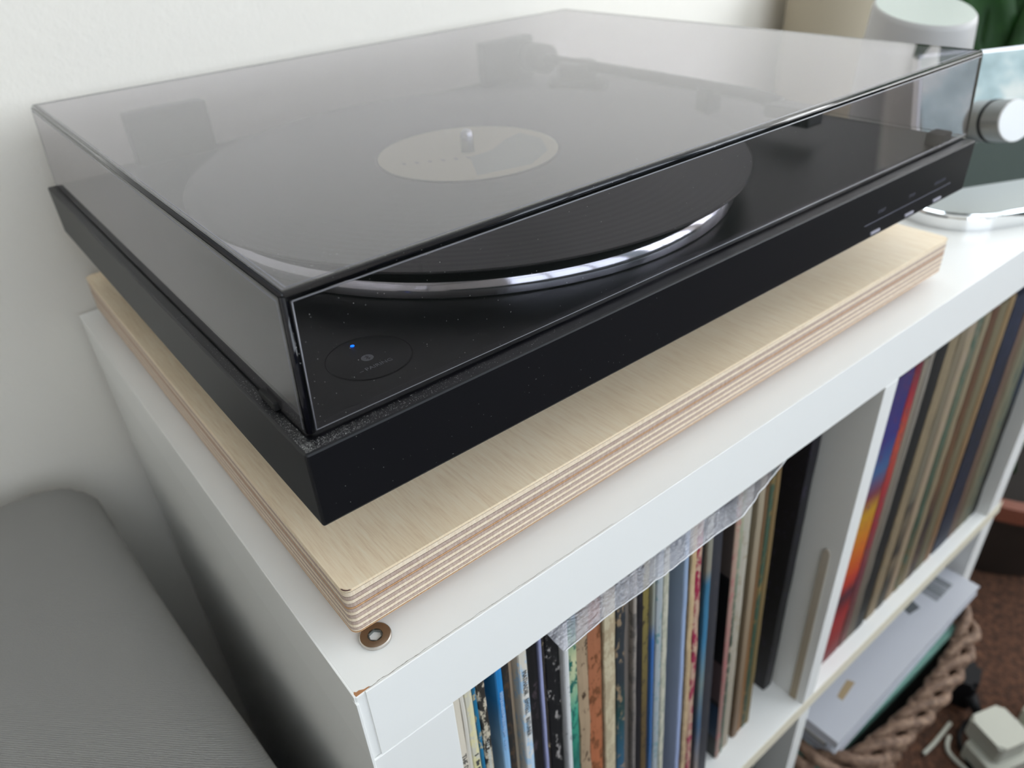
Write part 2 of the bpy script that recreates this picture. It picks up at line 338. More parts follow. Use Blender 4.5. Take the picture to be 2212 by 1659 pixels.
bl = lathe('wireless_emblem', [(2.3, TH+.16), (2.3, TH+.2), (.05, TH+.2)], 42.6, 38.3, m_print, pb, 40, False)
bm = bmesh.new()
def stroke(bm, pts, wd, z):
    for (x0, y0), (x1, y1) in zip(pts, pts[1:]):
        d = Vector((x1-x0, y1-y0)); d.normalize(); nx, ny = -d.y*wd/2, d.x*wd/2; ex, ey = d.x*wd/2, d.y*wd/2
        bm.faces.new([bm.verts.new(W(*p, z)) for p in ((x0-ex+nx, y0-ey+ny), (x0-ex-nx, y0-ey-ny), (x1+ex-nx, y1+ey-ny), (x1+ex+nx, y1+ey+ny))])
q = 1.0; stroke(bm, [(42.6+a*q, 38.3+b_*q) for a, b_ in ((-.75, .75), (.75, -.7), (0, -1.45), (0, 1.45), (.75, .7), (-.75, -.75))], .28, TH+.24)
done('rune', bm, m_blk2, bl)
# front control strip
def front(x, z): return Matrix.Translation(W(x, -.06, z)) @ Matrix.Rotation(math.pi/2, 4, 'X')
bm = bmesh.new(); bxb(bm, 316.5, 409.5, -.12, .1, 8.9, 9.4); done('control_line', bm, m_print2, tt)
for xx, tx in ((332, 'START'), (363.5, 'STOP'), (395, 'UP/DOWN')):
    text('lettering', tx, .0027, front(xx, 12.8), m_print2, tt, align='CENTER')
for xx in (329, 364.5, 396): box('control_button', xx-4.6, xx+4.6, -.7, .5, 2.0, 3.6, m_slot, tt, .25)
# tonearm on the right of the platter
ta = lathe('tonearm_base', [(24, TH), (24, TH+6), (21, TH+8), (16, TH+8), (16, TH+17), (14, TH+19), (.5, TH+19)], 376, 282, m_blk2, tt, 48)
tube('arm_tube', [W(376, 330, TH+17), W(376, 282, TH+17), W(378, 200, TH+16.5), W(378, 120, TH+16), W(372, 96, TH+15.5)], .0042, m_blk2, ta, 12)
tube('counterweight', [W(376, 342, TH+17), W(376, 318, TH+17)], .011, m_blk2, ta, 24)
bm = bmesh.new(); bxb(bm, 361, 377, 70, 100, TH+9, TH+17, 1.5); done('headshell', bm, m_blk2, ta)
bm = bmesh.new(); bxb(bm, 370, 386, 150, 160, TH, TH+16, 1.5); done('arm_rest', bm, m_blk2, tt)
for kx, ky in ((409, 14), ): box('lid_rest', kx-6, kx+6, ky-4, ky+6, TH, TH+7, m_rub, tt, 1)
# hinges
for x0 in (53, 331):
    hb = box('hinge', x0, x0+51, 343, 354, TH, 62, m_blk2, tt, 1.2)
# lid
def lid():
    th = 3.0; x0, x1, y0, y1 = 4.5, 432.7, 6.2, 357.7; zb, zt = TH+1.0, 77.6; tx, ty = 2.7, 2.3
    bm = bmesh.new()
    def ringv(i, z, top):
        a = i+(tx if top else 0); c = i+(ty if top else 0)
        return [bm.verts.new(W(*p)) for p in ((x0+a, y0+c, z), (x1-a, y0+c, z), (x1-a, y1-c, z), (x0+a, y1-c, z))]
    ob, ot = ringv(0, zb, 0), ringv(0, zt, 1); ib, it = ringv(th, zb, 0), ringv(th, zt-th, 1)
    for k in range(4):
        n_ = (k+1) % 4
        bm.faces.new((ob[k], ob[n_], ot[n_], ot[k])); bm.faces.new((ib[n_], ib[k], it[k], it[n_])); bm.faces.new((ob[n_], ob[k], ib[k], ib[n_]))
    bm.faces.new(ot); bm.faces.new(it[::-1])
    for f in bm.faces:
        if all(abs(v_.co.z-(zb+FLOOR)/1000) < 1e-6 for v_ in f.verts): f.material_index = 1
    bm.edges.ensure_lookup_table(); outer = [e for e in bm.edges if all(v_ in ot for v_ in e.verts) or (sum(v_ in ot for v_ in e.verts) == 1)]
    bmesh.ops.bevel(bm, geom=outer, offset=.0015, segments=6, affect='EDGES')
    return done('lid', bm, [m_lid, m_rub], tt)
LID = lid(); LID['label'] = 'smoked see-through acrylic dust cover'
m_glint = mat('pale_glint', (.26, .26, .29), .25); m_gl = mat('glossy_black_edge', (.004, .004, .008), .06, spec=.6)  # pale colour stands in for bright glints along the lid edges
def glint(p, q, r=.16, mt=None): tube('lid_edge_glint', [W(*p), W(*q)], r/1000, mt or m_glint, LID, 8)
ZT = 77.6; X0, X1, Y0, Y1 = 4.5+2.7, 432.7-2.7, 6.2+2.3, 357.7-2.3
def onx(z): return 4.5+2.7*(z-30.4)/47.2
def ony(z): return 6.2+2.3*(z-30.4)/47.2
glint((X0+3.4, Y0+3.3, ZT), (X1-3.4, Y0+3.3, ZT)); glint((X0+3.4, Y0+3.3, ZT), (X0+3.4, Y1-3.4, ZT)); glint((X0+2.2, Y0+2.5, ZT-.02), (X0+2.2, Y1-3.4, ZT-.02), .12)
zz = ZT-3.0; glint((onx(zz)+3.2, ony(zz), zz), (432.7-2.6-3, ony(zz), zz), .26); glint((onx(zz), ony(zz)+3.2, zz), (onx(zz), Y1-3, zz), .2)
zz2 = 32.0; glint((onx(zz)+3.2, ony(zz), zz), (onx(zz2)+3.0, ony(zz2), zz2), .2); glint((onx(zz), ony(zz)+3.2, zz), (onx(zz2), ony(zz2)+3.2, zz2), .16)
glint((onx(zz2)+3, ony(zz2), zz2), (429.5, ony(zz2), zz2), .16)
glint((X0+1.6, Y0+1.55, ZT-1.55), (X1-1.6, Y0+1.55, ZT-1.55), 1.56, m_gl); glint((X0+1.55, Y0+1.6, ZT-1.55), (X0+1.55, Y1-1.6, ZT-1.55), 1.3, m_gl)  # black tubes added for the dark edge band and its highlight
glint((X0+1.5, Y0+1.5, ZT-1.6), (4.5+1.55, 6.2+1.5, 31.2), 1.5, m_gl)
bm = bmesh.new(); bxb(bm, 3.0, 5.2, 28, 40, TH+.1, TH+3.4, .5); o = done('lid_bumper', bm, m_rub, tt)

# record on the platter (its own thing)
rec_v = lathe('vinyl_record', [(3.7, 43.5), (146, 43.5), (150.6, 43.9), (150.9, 44.4), (150.2, 44.9), (148, 44.8), (147, 44.55), (60, 44.55), (51.5, 44.4), (51, 44.9), (3.7, 44.9)], 0, 0, m_vinyl, None, 180)
rec_v.location = (.1833, .1652, 0); tag(rec_v, 'black vinyl record with a pale beige label lying on the platter under the lid', 'record')
bpy.context.view_layer.update()
lb = lathe('record_label', [(50, 44.9), (50, 45.02), (3.8, 45.02), (3.8, 44.9)], 183.3, 165.2, m_label, rec_v, 72, False)
bm = bmesh.new(); pts = []
for k in range(25):
    a = math.radians(-75+k*105/24); pts.append((183.3+44*math.cos(a), 165.2+44*math.sin(a)))
pts = [(183.3+dx, 165.2+dy) for dx, dy in ((-22, -38), (8, -45), (30, -33), (43, -12), (42, 6), (28, 2), (10, -9), (-6, -10))]
prism(bm, pts, 45.02, 45.06); done('print', bm, m_lblue, rec_v)
for k in range(6):
    bm = bmesh.new(); cx_, cy_ = 146+6.0*k, 173-3.6*k
    prism(bm, [(cx_-1.2, cy_-2.0), (cx_+.6, cy_-2.6), (cx_+1.6, cy_+1.2), (cx_-.3, cy_+2.2)], 45.02, 45.05); done('print_mark', bm, m_lprint, rec_v)

# dust specks on the lid and the ledge
def dust(name, n, fn, size=.00013):
    bm = bmesh.new()
    for _ in range(n):
        c, nn = fn(); s = size*random.uniform(.4, 1.5)
        if random.random() < .025: s2 = s*random.uniform(3, 6)
        else: s2 = s
        t1 = nn.cross(Vector((random.random()-.5, random.random()-.5, random.random()-.5))).normalized(); t2 = nn.cross(t1)
        bm.faces.new([bm.verts.new(c+t1*a*s2+t2*b_*s) for a, b_ in ((-1, -1), (1, -1), (1, 1), (-1, 1))])
    o = done(name, bm, m_dust, tt); o['kind'] = 'stuff'; return o
def d_ledge():
    if random.random() < .62: return W(min(200, 1+random.expovariate(1/26)), random.uniform(1, 6), TH+.05), Vector((0, 0, 1))
    return W(random.uniform(1, 4.3), min(120, 1+random.expovariate(1/28)), TH+.05), Vector((0, 0, 1))
def d_top(): return W(8+min(410, random.expovariate(1/130)), 10+min(300, random.expovariate(1/60)), 77.66), Vector((0, 0, 1))
def d_front():
    t_ = random.random(); return W(8+random.random()**1.6*400, 6.1+2.3*t_, TH+1+47.2*t_), Vector((0, -1, .05)).normalized()
def d_plinth(): return W(random.uniform(0, 160), -.06, random.uniform(1, TH-1)), Vector((0, -1, 0))
dust('dust', 1700, d_ledge, .00005); dust('dust', 420, d_top, .00008); dust('dust', 260, d_front, .00006); dust('dust', 70, d_plinth, .00006)

# ---------------------------------------------------------------- record sleeves
def spine_mat(name, stops, wear=None, wamt=.5, wscale=40, rough=.6, interp='LINEAR'):
    m = mat(name, stops[0][1], rough); tc = N(m, 'ShaderNodeTexCoord'); se = N(m, 'ShaderNodeSeparateXYZ'); L(m, tc.outputs['Generated'], se.inputs[0])
    c = ramp(m, se.outputs['Z'], stops, interp) if len(stops) > 1 else stops[0][1]
    if wear:
        mp = N(m, 'ShaderNodeMapping'); mp.inputs['Scale'].default_value = (1, 1, .45); mp.inputs['Location'].default_value = (random.random()*9, 0, random.random()*9); L(m, tc.outputs['Object'], mp.inputs[0])
        th_ = .5+.36*(wamt-.5); f = noisen(m, mp.outputs[0], wscale*5.5, 5, .7); f2 = ramp(m, f, [(th_-.02, (0, 0, 0)), (th_+.03, (1, 1, 1))])
        # f2 = 1 where clean: invert
        c = mixc(m, f2, wear, c)
    if not isinstance(c, tuple): base(m, c)
    else: m.node_tree.nodes['Principled BSDF'].inputs['Base Color'].default_value = (*c, 1)
    return m
recs = []
def sleeve(name, xt, wd, xb, y, h, m, label, cat='record', group=None, jit=.12, cover=None, depth=312, z0=SH0, txt=None, tcol=None):
    bm = bmesh.new(); rows = 26; prev = None; r = min(1.0, wd*.35)
    for i in range(rows+1):
        f = i/rows; z_ = z0+.1+f*h; x0 = xb+(xt-xb)*f; j0 = jit*noise.noise((xt, i*.55, 1)); j1 = jit*noise.noise((xt, i*.55, 5)); jy = jit*1.5*noise.noise((xt, i*.5, 9))
        cs = [(x0, y+depth), (x0, y+r), (x0+r*.4+j0*.3, y+.25+jy), (x0+wd/2, y+jy), (x0+wd-r*.4+j1*.3, y+.25+jy), (x0+wd, y+r), (x0+wd, y+depth)]
        vs = [bm.verts.new(W(a, b_, z_)) for a, b_ in cs]
        if prev:
            for k in range(6):
                fc = bm.faces.new((prev[k], prev[k+1], vs[k+1], vs[k]))
                if k in (0, 5) and cover: fc.material_index = 1
        else: bm.faces.new(vs[::-1])
        prev = vs
    bm.faces.new(prev)
    o = done(name, bm, [m, cover] if cover else m); tag(o, label, cat, group)
    if txt:
        s, size, zt_ = txt
        f = (zt_-z0)/h; xx = xb+(xt-xb)*f+wd*.5
        lean = math.atan((xb-xt)/h)
        mw = Matrix.Translation(W(xx-size*330, y-.35, zt_)) @ Matrix.Rotation(lean*-1, 4, 'Y') @ Matrix.Rotation(math.pi/2, 4, 'X') @ Matrix.Rotation(-math.pi/2, 4, 'Z')
        if s != '~': text('spine_lettering', s, size, mw, tcol, o)
        else:      # worn, unreadable print: short marks
            bm = bmesh.new(); zz = zt_; rr = random.Random(int(xt*10))
            for k in range(26):
                hh = rr.uniform(.5, 1.5)
                if rr.random() < .82:
                    xc = xb+(xt-xb)*((zz-z0)/h)+wd*.5; a_ = size*380
                    bxb(bm, xc-a_*rr.uniform(.5, 1), xc+a_*rr.uniform(.5, 1), y-.3, y+.1, zz-hh, zz)
                zz -= hh+.7
            done('spine_print', bm, tcol, o)
    return o
c = sRGB
ink = mat('spine_ink', (.06, .06, .06), .7); inkb = mat('spine_ink_blue', (.25, .4, .6), .6); inkw = mat('spine_ink_pale', (.5, .5, .45), .6)
LG = 'records in the left upper compartment'; RG = 'records in the right upper compartment'
# name, x at top, width, y, stops, wear colour, wear amount, jitter, label, text
A = [
 (30.0, 5.2, -7, [(0, c(205, 196, 180))], None, 0, .1, 'cream record sleeve with black spine lettering, first from the left', ('THE DOOBIE', .0042, -157, ink)),
 (35.4, 2.4, -6, [(0, c(20, 22, 24))], c(205, 200, 190), .9, .7, 'thin black sleeve with ragged white wear beside the first cream one', None),
 (37.9, 4.2, -6, [(0, c(205, 205, 90)), (.6, c(214, 212, 150)), (1, c(215, 205, 170))], c(200, 196, 180), .5, .3, 'pale yellow record sleeve near the left frame', ('~', .0030, -166, ink)),
 (42.3, 1.9, -6, [(0, c(20, 110, 150))], c(180, 170, 140), .3, .3, 'thin teal blue sleeve right of the pale yellow one', None),
 (44.4, 4.6, -6, [(0, c(45, 42, 38))], c(190, 180, 160), .5, .5, 'charcoal sleeve blotched with cream wear, left of the navy one', ('~', .0030, -145, inkw)),
 (49.3, 5.4, 6, [(0, c(150, 80, 20)), (.62, c(170, 95, 30)), (.70, c(105, 100, 90)), (.85, c(50, 62, 78)), (1, c(22, 36, 58))], None, 0, .1, 'set-back navy sleeve fading to grey and orange', None),
 (54.9, 3.8, -6, [(0, c(205, 190, 200)), (.6, c(170, 195, 215)), (.82, c(125, 170, 210)), (.92, c(30, 125, 190)), (1, c(30, 125, 190))], None, 0, .1, 'bright sky blue record sleeve with pale spine letters', ('~', .0030, -135, inkb)),
 (58.9, 4.4, -5, [(0, c(38, 36, 34))], c(70, 55, 40), .4, .2, 'dark brown sleeve right of the sky blue one', None),
 (63.5, 4.0, -1, [(0, c(165, 155, 138)), (.8, c(160, 145, 125)), (1, c(190, 165, 140))], None, 0, .1, 'set-back beige sleeve left of the wide off-white one', None),
 (67.6, 5.0, -6.5, [(0, c(200, 205, 215)), (.8, c(205, 206, 205)), (1, c(212, 205, 192))], c(165, 195, 220), .35, .1, 'wide off-white sleeve with pale blue streaks and grey letters', ('MATHADIR   EMYELL   INTUNER', .0036, -131, ink)),
 (72.9, 6.0, -6, [(0, c(16, 15, 17))], c(60, 50, 55), .15, .1, 'glossy black sleeve right of the wide off-white one', None),
 (79.2, 1.7, -7, [(0, c(150, 155, 195))], None, 0, .4, 'very thin lavender sleeve between two black ones', None),
 (81.1, 3.0, -5, [(0, c(175, 155, 125))], c(45, 40, 36), .8, .5, 'worn tan and black sleeve right of the lavender one', None),
 (84.3, 8.6, -5, [(0, c(12, 12, 15))], c(150, 145, 142), .22, .3, 'thick black sleeve with small white scuffs, below the film corner', None),
 (93.1, 3.2, -8, [(0, c(196, 200, 204)), (1, c(205, 205, 205))], c(120, 122, 125), .15, .2, 'clean white spine directly below the film corner', None),
 (96.6, 7.4, -5, [(0, c(95, 150, 155)), (.45, c(85, 140, 150)), (.6, c(30, 105, 90)), (.75, c(60, 150, 125)), (.88, c(190, 190, 150)), (.96, c(60, 130, 100)), (1, c(30, 90, 150))], c(25, 95, 85), .4, .2, 'teal and green patterned sleeve right of the white spine', None),
 (104.4, 8.2, -4, [(0, c(150, 128, 104)), (1, c(160, 138, 112))], c(60, 42, 30), .25, 1.8, 'torn tan cardboard sleeve left of the orange-brown one', None),
 (113.4, 10.0, -2, [(0, c(150, 90, 60)), (.5, c(168, 100, 66)), (1, c(150, 98, 70))], c(110, 66, 38), .35, .2, 'orange-brown record sleeve beside the torn tan one', None),
 (124.2, 8.4, -3, [(0, c(175, 165, 142)), (1, c(168, 150, 122))], c(190, 178, 150), .5, .4, 'wide cream sleeve right of the orange-brown one', None),
 (133.0, 6.8, -3, [(0, c(40, 60, 70)), (.4, c(48, 90, 120)), (.62, c(20, 60, 60)), (.72, c(40, 48, 54)), (1, c(44, 46, 50))], c(140, 120, 95), .3, .6, 'worn slate sleeve with a blue stripe and flaked top', None),
 (140.2, 5.6, 0, [(0, c(95, 90, 88)), (1, c(118, 108, 100))], None, 0, .1, 'plain grey-brown sleeve right of the slate one', None),
 (146.0, 2.6, -3, [(0, c(160, 155, 150)), (.5, c(120, 112, 108)), (1, c(165, 155, 145))], c(110, 104, 100), .4, .3, 'thin pale grey spine left of the matte black one', None),
 (149.0, 6.6, -1, [(0, c(18, 17, 22))], c(50, 45, 60), .1, .1, 'matte black sleeve left of the mustard one', None),
 (155.9, 5.6, 0, [(0, c(90, 72, 50)), (.5, c(100, 82, 52)), (.8, c(125, 112, 62)), (1, c(135, 120, 65))], c(70, 60, 45), .3, .2, 'mustard brown record sleeve', None),
 (161.7, 2.0, -2, [(0, c(140, 160, 185)), (.4, c(60, 110, 170)), (.75, c(60, 110, 180)), (.8, c(150, 155, 150)), (1, c(160, 160, 140))], None, 0, .1, 'thin cobalt blue sleeve right of the mustard one', None),
 (163.9, 5.0, -3, [(0, c(150, 160, 165)), (1, c(158, 164, 168))], c(100, 135, 140), .3, .2, 'pale blue-grey sleeve with faded teal print', None),
 (169.1, 4.6, -3, [(0, c(155, 160, 148)), (1, c(170, 168, 150))], c(190, 186, 170), .5, .3, 'pale olive-cream sleeve under the crumpled film', None),
 (174.0, 9.0, 8, [(0, c(105, 100, 88)), (1, c(112, 106, 92))], None, 0, .1, 'set-back olive grey sleeve left of the pale blue spine', None),
 (183.4, 3.6, -5, [(0, c(150, 160, 195)), (.5, c(150, 165, 200)), (1, c(140, 160, 185))], None, 0, .25, 'narrow pale blue spine left of the tan and crimson ones', None),
 (187.3, 5.2, -1, [(0, c(48, 38, 30))], c(130, 100, 70), .3, .6, 'dark brown flaky sleeve left of the tan one', None),
 (192.8, 4.6, -2, [(0, c(165, 140, 115)), (1, c(185, 160, 120))], c(190, 165, 130), .5, .5, 'straw-coloured sleeve left of the crimson one', None),
 (197.6, 5.0, -2, [(0, c(150, 60, 85)), (1, c(145, 20, 60))], c(180, 150, 130), .5, .6, 'crimson record sleeve with tan scuffs', None),
 (202.9, 5.0, 1, [(0, c(18, 18, 22))], None, 0, .1, 'narrow black sleeve right of the crimson one', None),
 (208.1, 4.8, -1, [(0, c(150, 130, 110)), (.3, c(60, 90, 120)), (.45, c(110, 125, 125)), (.6, c(55, 115, 150)), (.78, c(50, 105, 135)), (.82, c(130, 125, 112)), (1, c(130, 130, 118))], None, 0, .2, 'steel blue and grey sleeve left of the charcoal folder', None),
 (213.2, 11.5, 1, [(0, c(46, 47, 54))], c(60, 58, 60), .2, .1, 'thick charcoal folder left of the gap', None),
]
def lean(x): return 0 if x < 55 else (x-55)*.145
for i, (xt, wd, y, st, wear, wa_, jit, lab, tx) in enumerate(A):
    m = spine_mat('sleeve_card_%d' % i, st, wear, wa_)
    sleeve('record_sleeve', xt, wd, xt+lean(xt), y, random.uniform(319.2, 320.4), m, lab, 'record', LG, jit, txt=tx[:3] if tx else None, tcol=tx[3] if tx else None)
# the sleeve whose left cover shows in the gap
m_cov = mat('cover_art', c(20, 20, 22), .45); tc = N(m_cov, 'ShaderNodeTexCoord'); se = N(m_cov, 'ShaderNodeSeparateXYZ'); L(m_cov, tc.outputs['Generated'], se.inputs[0])
base(m_cov, ramp(m_cov, se.outputs['Z'], [(0, c(18, 20, 20)), (.09, c(30, 58, 88)), (.23, c(26, 26, 26)), (.25, c(95, 78, 80)), (.40, c(15, 15, 16)), (.70, c(98, 88, 84))], 'CONSTANT'))
B = [
 (241.0, 5.0, 4, [(0, c(130, 115, 105)), (.4, c(150, 105, 100)), (.8, c(165, 140, 125)), (1, c(170, 155, 130))], c(160, 100, 100), .3, 'pinkish tan sleeve whose picture cover shows in the gap', m_cov),
 (246.4, 4.6, 5, [(0, c(60, 80, 66)), (.5, c(40, 60, 48)), (.75, c(130, 140, 120)), (1, c(170, 165, 140))], c(160, 150, 130), .3, 'dark green sleeve right of the gap', None),
 (251.4, 8.4, 6, [(0, c(150, 138, 122)), (1, c(175, 170, 158))], c(150, 140, 120), .3, 'wide cream sleeve right of the dark green one', None),
 (260.2, 5.6, 10, [(0, c(95, 92, 72)), (1, c(108, 102, 84))], None, 0, 'set-back olive sleeve between two cream ones', None),
 (266.2, 6.4, 6, [(0, c(110, 88, 68)), (.5, c(135, 118, 96)), (1, c(155, 145, 125))], None, 0, 'beige sleeve right of the set-back olive one', None),
 (273.0, 5.6, 7, [(0, c(125, 85, 45)), (1, c(85, 66, 44))], None, 0, 'chestnut brown sleeve before the bottle green one', None),
 (279.0, 5.0, 7, [(0, c(45, 62, 45)), (.5, c(52, 76, 60)), (1, c(60, 78, 62))], c(120, 100, 60), .3, 'bottle green sleeve right of the chestnut brown one', None),
 (284.4, 5.4, 7, [(0, c(110, 95, 60)), (1, c(115, 92, 58))], None, 0, 'golden brown sleeve, last of the leaning group', None),
]
for i, (xt, wd, y, st, wear, wa_, lab, cov) in enumerate(B):
    m = spine_mat('sleeve_card_b%d' % i, st, wear, wa_)
    sleeve('record_sleeve', xt, wd, xt+23, y, random.uniform(318, 320), m, lab, 'record', LG, .2, cover=cov)
m_bx = spine_mat('black_box_card', [(0, c(40, 38, 40)), (.3, c(28, 27, 29)), (1, c(22, 20, 30))], c(48, 42, 60), .2)
sleeve('record_box', 341.5, 11, 346, 16, 312, m_bx, 'thick black record box leaning near the divider', 'record box', None, .3)
# small pale sleeve with rounded top behind the black box
bm = bmesh.new(); pts = []
for a in range(0, 181, 15): pts.append((math.cos(math.radians(a)), math.sin(math.radians(a))))
prof = [(-7, SH0+.1), (-6, -262)] + [(-6+3-3*math.cos(math.radians(a)), -262+6*math.sin(math.radians(a))) for a in range(15, 180, 15)] + [(0, -262), (-1, SH0+.1)]
va = [bm.verts.new(W(358.8, y_+0, z_)) for y_, z_ in prof]; vb = [bm.verts.new(W(359.7, y_, z_)) for y_, z_ in prof]
bm.faces.new(va); bm.faces.new(vb[::-1])
for i in range(len(va)): bm.faces.new((va[i], va[(i+1) % len(va)], vb[(i+1) % len(va)], vb[i]))
m_sm = spine_mat('small_sleeve_card', [(0, c(170, 155, 130)), (1, c(190, 180, 165))], None); tag(done('card_strip', bm, m_sm), 'small pale strip of card with a rounded top leaning on the divider', 'card')

# right compartment
Dl = [
 (398, 32.5, 2, -2, [(0, c(110, 30, 32)), (.10, c(150, 30, 34)), (.18, c(165, 34, 30)), (.27, c(60, 24, 40)), (.33, c(190, 50, 25)), (.45, c(205, 105, 20)), (.58, c(190, 140, 25)), (.64, c(120, 50, 60)), (.72, c(60, 95, 140)), (.82, c(50, 48, 120)), (1, c(58, 46, 100))], c(90, 40, 80), .15, 'purple, blue and flame orange sleeve against the divider'),
 (431, 11.6, 3, -2, [(0, c(95, 60, 50)), (.3, c(110, 50, 60)), (.6, c(160, 42, 52)), (.8, c(185, 75, 50)), (.9, c(160, 40, 52)), (1, c(110, 30, 50))], c(110, 60, 60), .3, 'red record sleeve beside the flame orange one'),
 (443, 7.6, 2, -2, [(0, c(105, 92, 78)), (1, c(140, 130, 115))], None, 0, 'taupe sleeve right of the red one'),
 (451, 8.6, 1, -2, [(0, c(95, 86, 74)), (1, c(135, 128, 118))], None, 0, 'grey-beige sleeve left of the black one'),
 (460, 18.6, -2, -2, [(0, c(14, 17, 18))], None, 0, 'bold black sleeve in the right compartment'),
 (479, 16.6, 2, -2, [(0, c(140, 120, 92)), (1, c(140, 125, 98))], c(115, 102, 80), .4, 'khaki sleeve right of the bold black one'),
 (496, 13.6, 4, -2, [(0, c(62, 58, 50)), (.12, c(58, 54, 46)), (.2, c(120, 105, 84)), (.24, c(40, 36, 32)), (.36, c(110, 98, 80)), (.42, c(70, 64, 55)), (.45, c(110, 104, 88)), (1, c(128, 116, 94))], None, 0, 'khaki sleeve with dark blocks printed near the bottom'),
 (510, 13.6, 6, -2, [(0, c(150, 128, 104)), (1, c(158, 142, 122))], c(138, 124, 100), .4, 'wide pinkish beige sleeve in the right compartment'),
 (524, 11.6, 8, -2, [(0, c(120, 100, 62)), (.3, c(50, 66, 50)), (.7, c(90, 100, 80)), (1, c(118, 118, 100))], c(60, 80, 66), .4, 'green and gold mottled sleeve'),
 (536, 11.6, 9, -2, [(0, c(132, 115, 88)), (1, c(140, 128, 102))], None, 0, 'sand sleeve right of the green and gold one'),
 (548, 14.6, 9, -2, [(0, c(58, 44, 40)), (.25, c(48, 38, 36)), (.4, c(100, 72, 46)), (1, c(92, 60, 38))], c(80, 60, 48), .3, 'dark reddish brown sleeve in the right compartment'),
 (563, 16.6, 10, -2, [(0, c(100, 92, 68)), (1, c(116, 106, 80))], None, 0, 'olive tan sleeve right of the reddish brown one'),
 (580, 12.6, 11, -2, [(0, c(125, 92, 62)), (1, c(138, 114, 78))], None, 0, 'caramel sleeve left of the navy one'),
 (594, 33, 14, -2, [(0, c(22, 30, 52)), (.5, c(18, 24, 38)), (1, c(20, 30, 54))], c(26, 34, 60), .3, 'broad navy blue sleeve'),
 (628, 9.6, 14, -2, [(0, c(105, 82, 68)), (1, c(115, 92, 76))], None, 0, 'dusty brown sleeve right of the navy one'),
 (638, 10.6, 14, -2, [(0, c(95, 78, 60)), (1, c(112, 96, 76))], None, 0, 'mid brown sleeve, third right of the navy one'),
 (649, 12.6, 14, -2, [(0, c(110, 104, 82)), (1, c(128, 124, 100))], None, 0, 'sage beige sleeve right of the mid brown one'),
 (662, 15, 14, -2, [(0, c(100, 98, 78)), (1, c(118, 120, 100))], c(70, 84, 76), .3, 'grey-green sleeve left of the blue and black one'),
 (678, 14, 14.4, -2, [(0, c(34, 32, 26)), (.45, c(30, 30, 28)), (.55, c(28, 44, 62)), (1, c(36, 60, 86))], None, 0, 'blue and black sleeve, last before the right side panel'),
]
for i, (xt, wd, ln, y, st, wear, wa_, lab) in enumerate(Dl):
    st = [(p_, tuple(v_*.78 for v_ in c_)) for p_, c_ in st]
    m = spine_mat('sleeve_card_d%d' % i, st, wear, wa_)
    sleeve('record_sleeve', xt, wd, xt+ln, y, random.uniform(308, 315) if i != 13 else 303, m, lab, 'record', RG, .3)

# clear film lying on the records, hanging over the front
bm = bmesh.new(); nx, ny = 60, 20; grid = []
for i in range(nx+1):
    row = []
    for j in range(ny+1):
        x_ = 83.5+182*i/nx; fy = j/ny; yy = -18.6+fy*180+1.3*noise.noise((x_*.03, 0, 2))*(1-fy)
        if j == 0: yy -= .8*noise.noise((x_*.15, 1, 1))
        yy += (1-fy)*9*max(0, (x_-212)/54)
        edge = max(0, 1-fy*12); zz = -114.6-2.0*edge+.7*noise.noise((x_*.05, fy*4, 0))*min(1, edge+.1)+ (8.5*max(0, (x_-205)/60)*.8)*min(1, edge*2)
        zz = min(zz, -107.2); row.append(bm.verts.new(W(x_, yy, zz)))
    grid.append(row)
FE = [(r_[0].co.copy(),) for r_ in grid]
for i in range(nx):
    for j in range(ny): bm.faces.new((grid[i][j], grid[i+1][j], grid[i+1][j+1], grid[i][j+1]))
o = done('plastic_film', bm, m_clear, None, True); tag(o, 'crumpled clear plastic film lying on top of the records', 'plastic film')
fe = tube('film_edge_glint', [g_[0].copy() for g_ in FE], .0003, m_frame, o, 6)  # pale tube added for the bright highlight along the front edge

# lower left compartment
for i, (x_, w_, col, lab) in enumerate([(250, 14, c(30, 26, 24), 'dark brown folder on the lower left shelf'), (268, 10, c(60, 34, 22), 'rust brown folder on the lower left shelf'), (282, 16, c(22, 22, 24), 'black folder on the lower left shelf'), (302, 12, c(40, 46, 52), 'slate folder on the lower left shelf'), (318, 20, c(18, 17, 18), 'wide black folder next to the lower divider')]):
    sleeve('folder', x_, w_, x_, 6, 300, spine_mat('folder_card_%d' % i, [(0, col)]), lab, 'folder', 'folders on the lower left shelf', .1, z0=LOW)

# ---------------------------------------------------------------- basket, box and magazines in the lower right compartment
bx0, bx1, by0, by1, bzr = 384, 696, -52, 300, -556
bk = empty('wicker_basket', W(540, 120, LOW)); tag(bk, 'brown wicker basket with a thick braided rim below the records', 'basket')
def bpath(inset, z_, n=160, amp=0, freq=0, ph=0, zamp=0, bulge=14):
    pts = rrect(bx0+inset, bx1-inset, by0+inset, by1-inset, 45, 8); P = [Vector((a, b_, 0)) for a, b_ in pts]; P.append(P[0])
    Ls = [0]
    for a, b_ in zip(P, P[1:]): Ls.append(Ls[-1]+(b_-a).length)
    out = []
    for k in range(n):
        s = Ls[-1]*k/n; i = max(j for j in range(len(Ls)-1) if Ls[j] <= s+1e-9); f = (s-Ls[i])/max(1e-9, Ls[i+1]-Ls[i]); p = P[i].lerp(P[i+1], f); t = (P[i+1]-P[i]).normalized(); nrm = Vector((t.y, -t.x, 0))
        a = 2*math.pi*freq*k/n+ph; p = p+nrm*amp*math.sin(a)
        if p.y < by0+60: p.y -= bulge*max(0, math.sin(math.pi*(p.x-bx0)/(bx1-bx0)))
        out.append(W(p.x, p.y, z_+zamp*math.cos(a)))
    return out
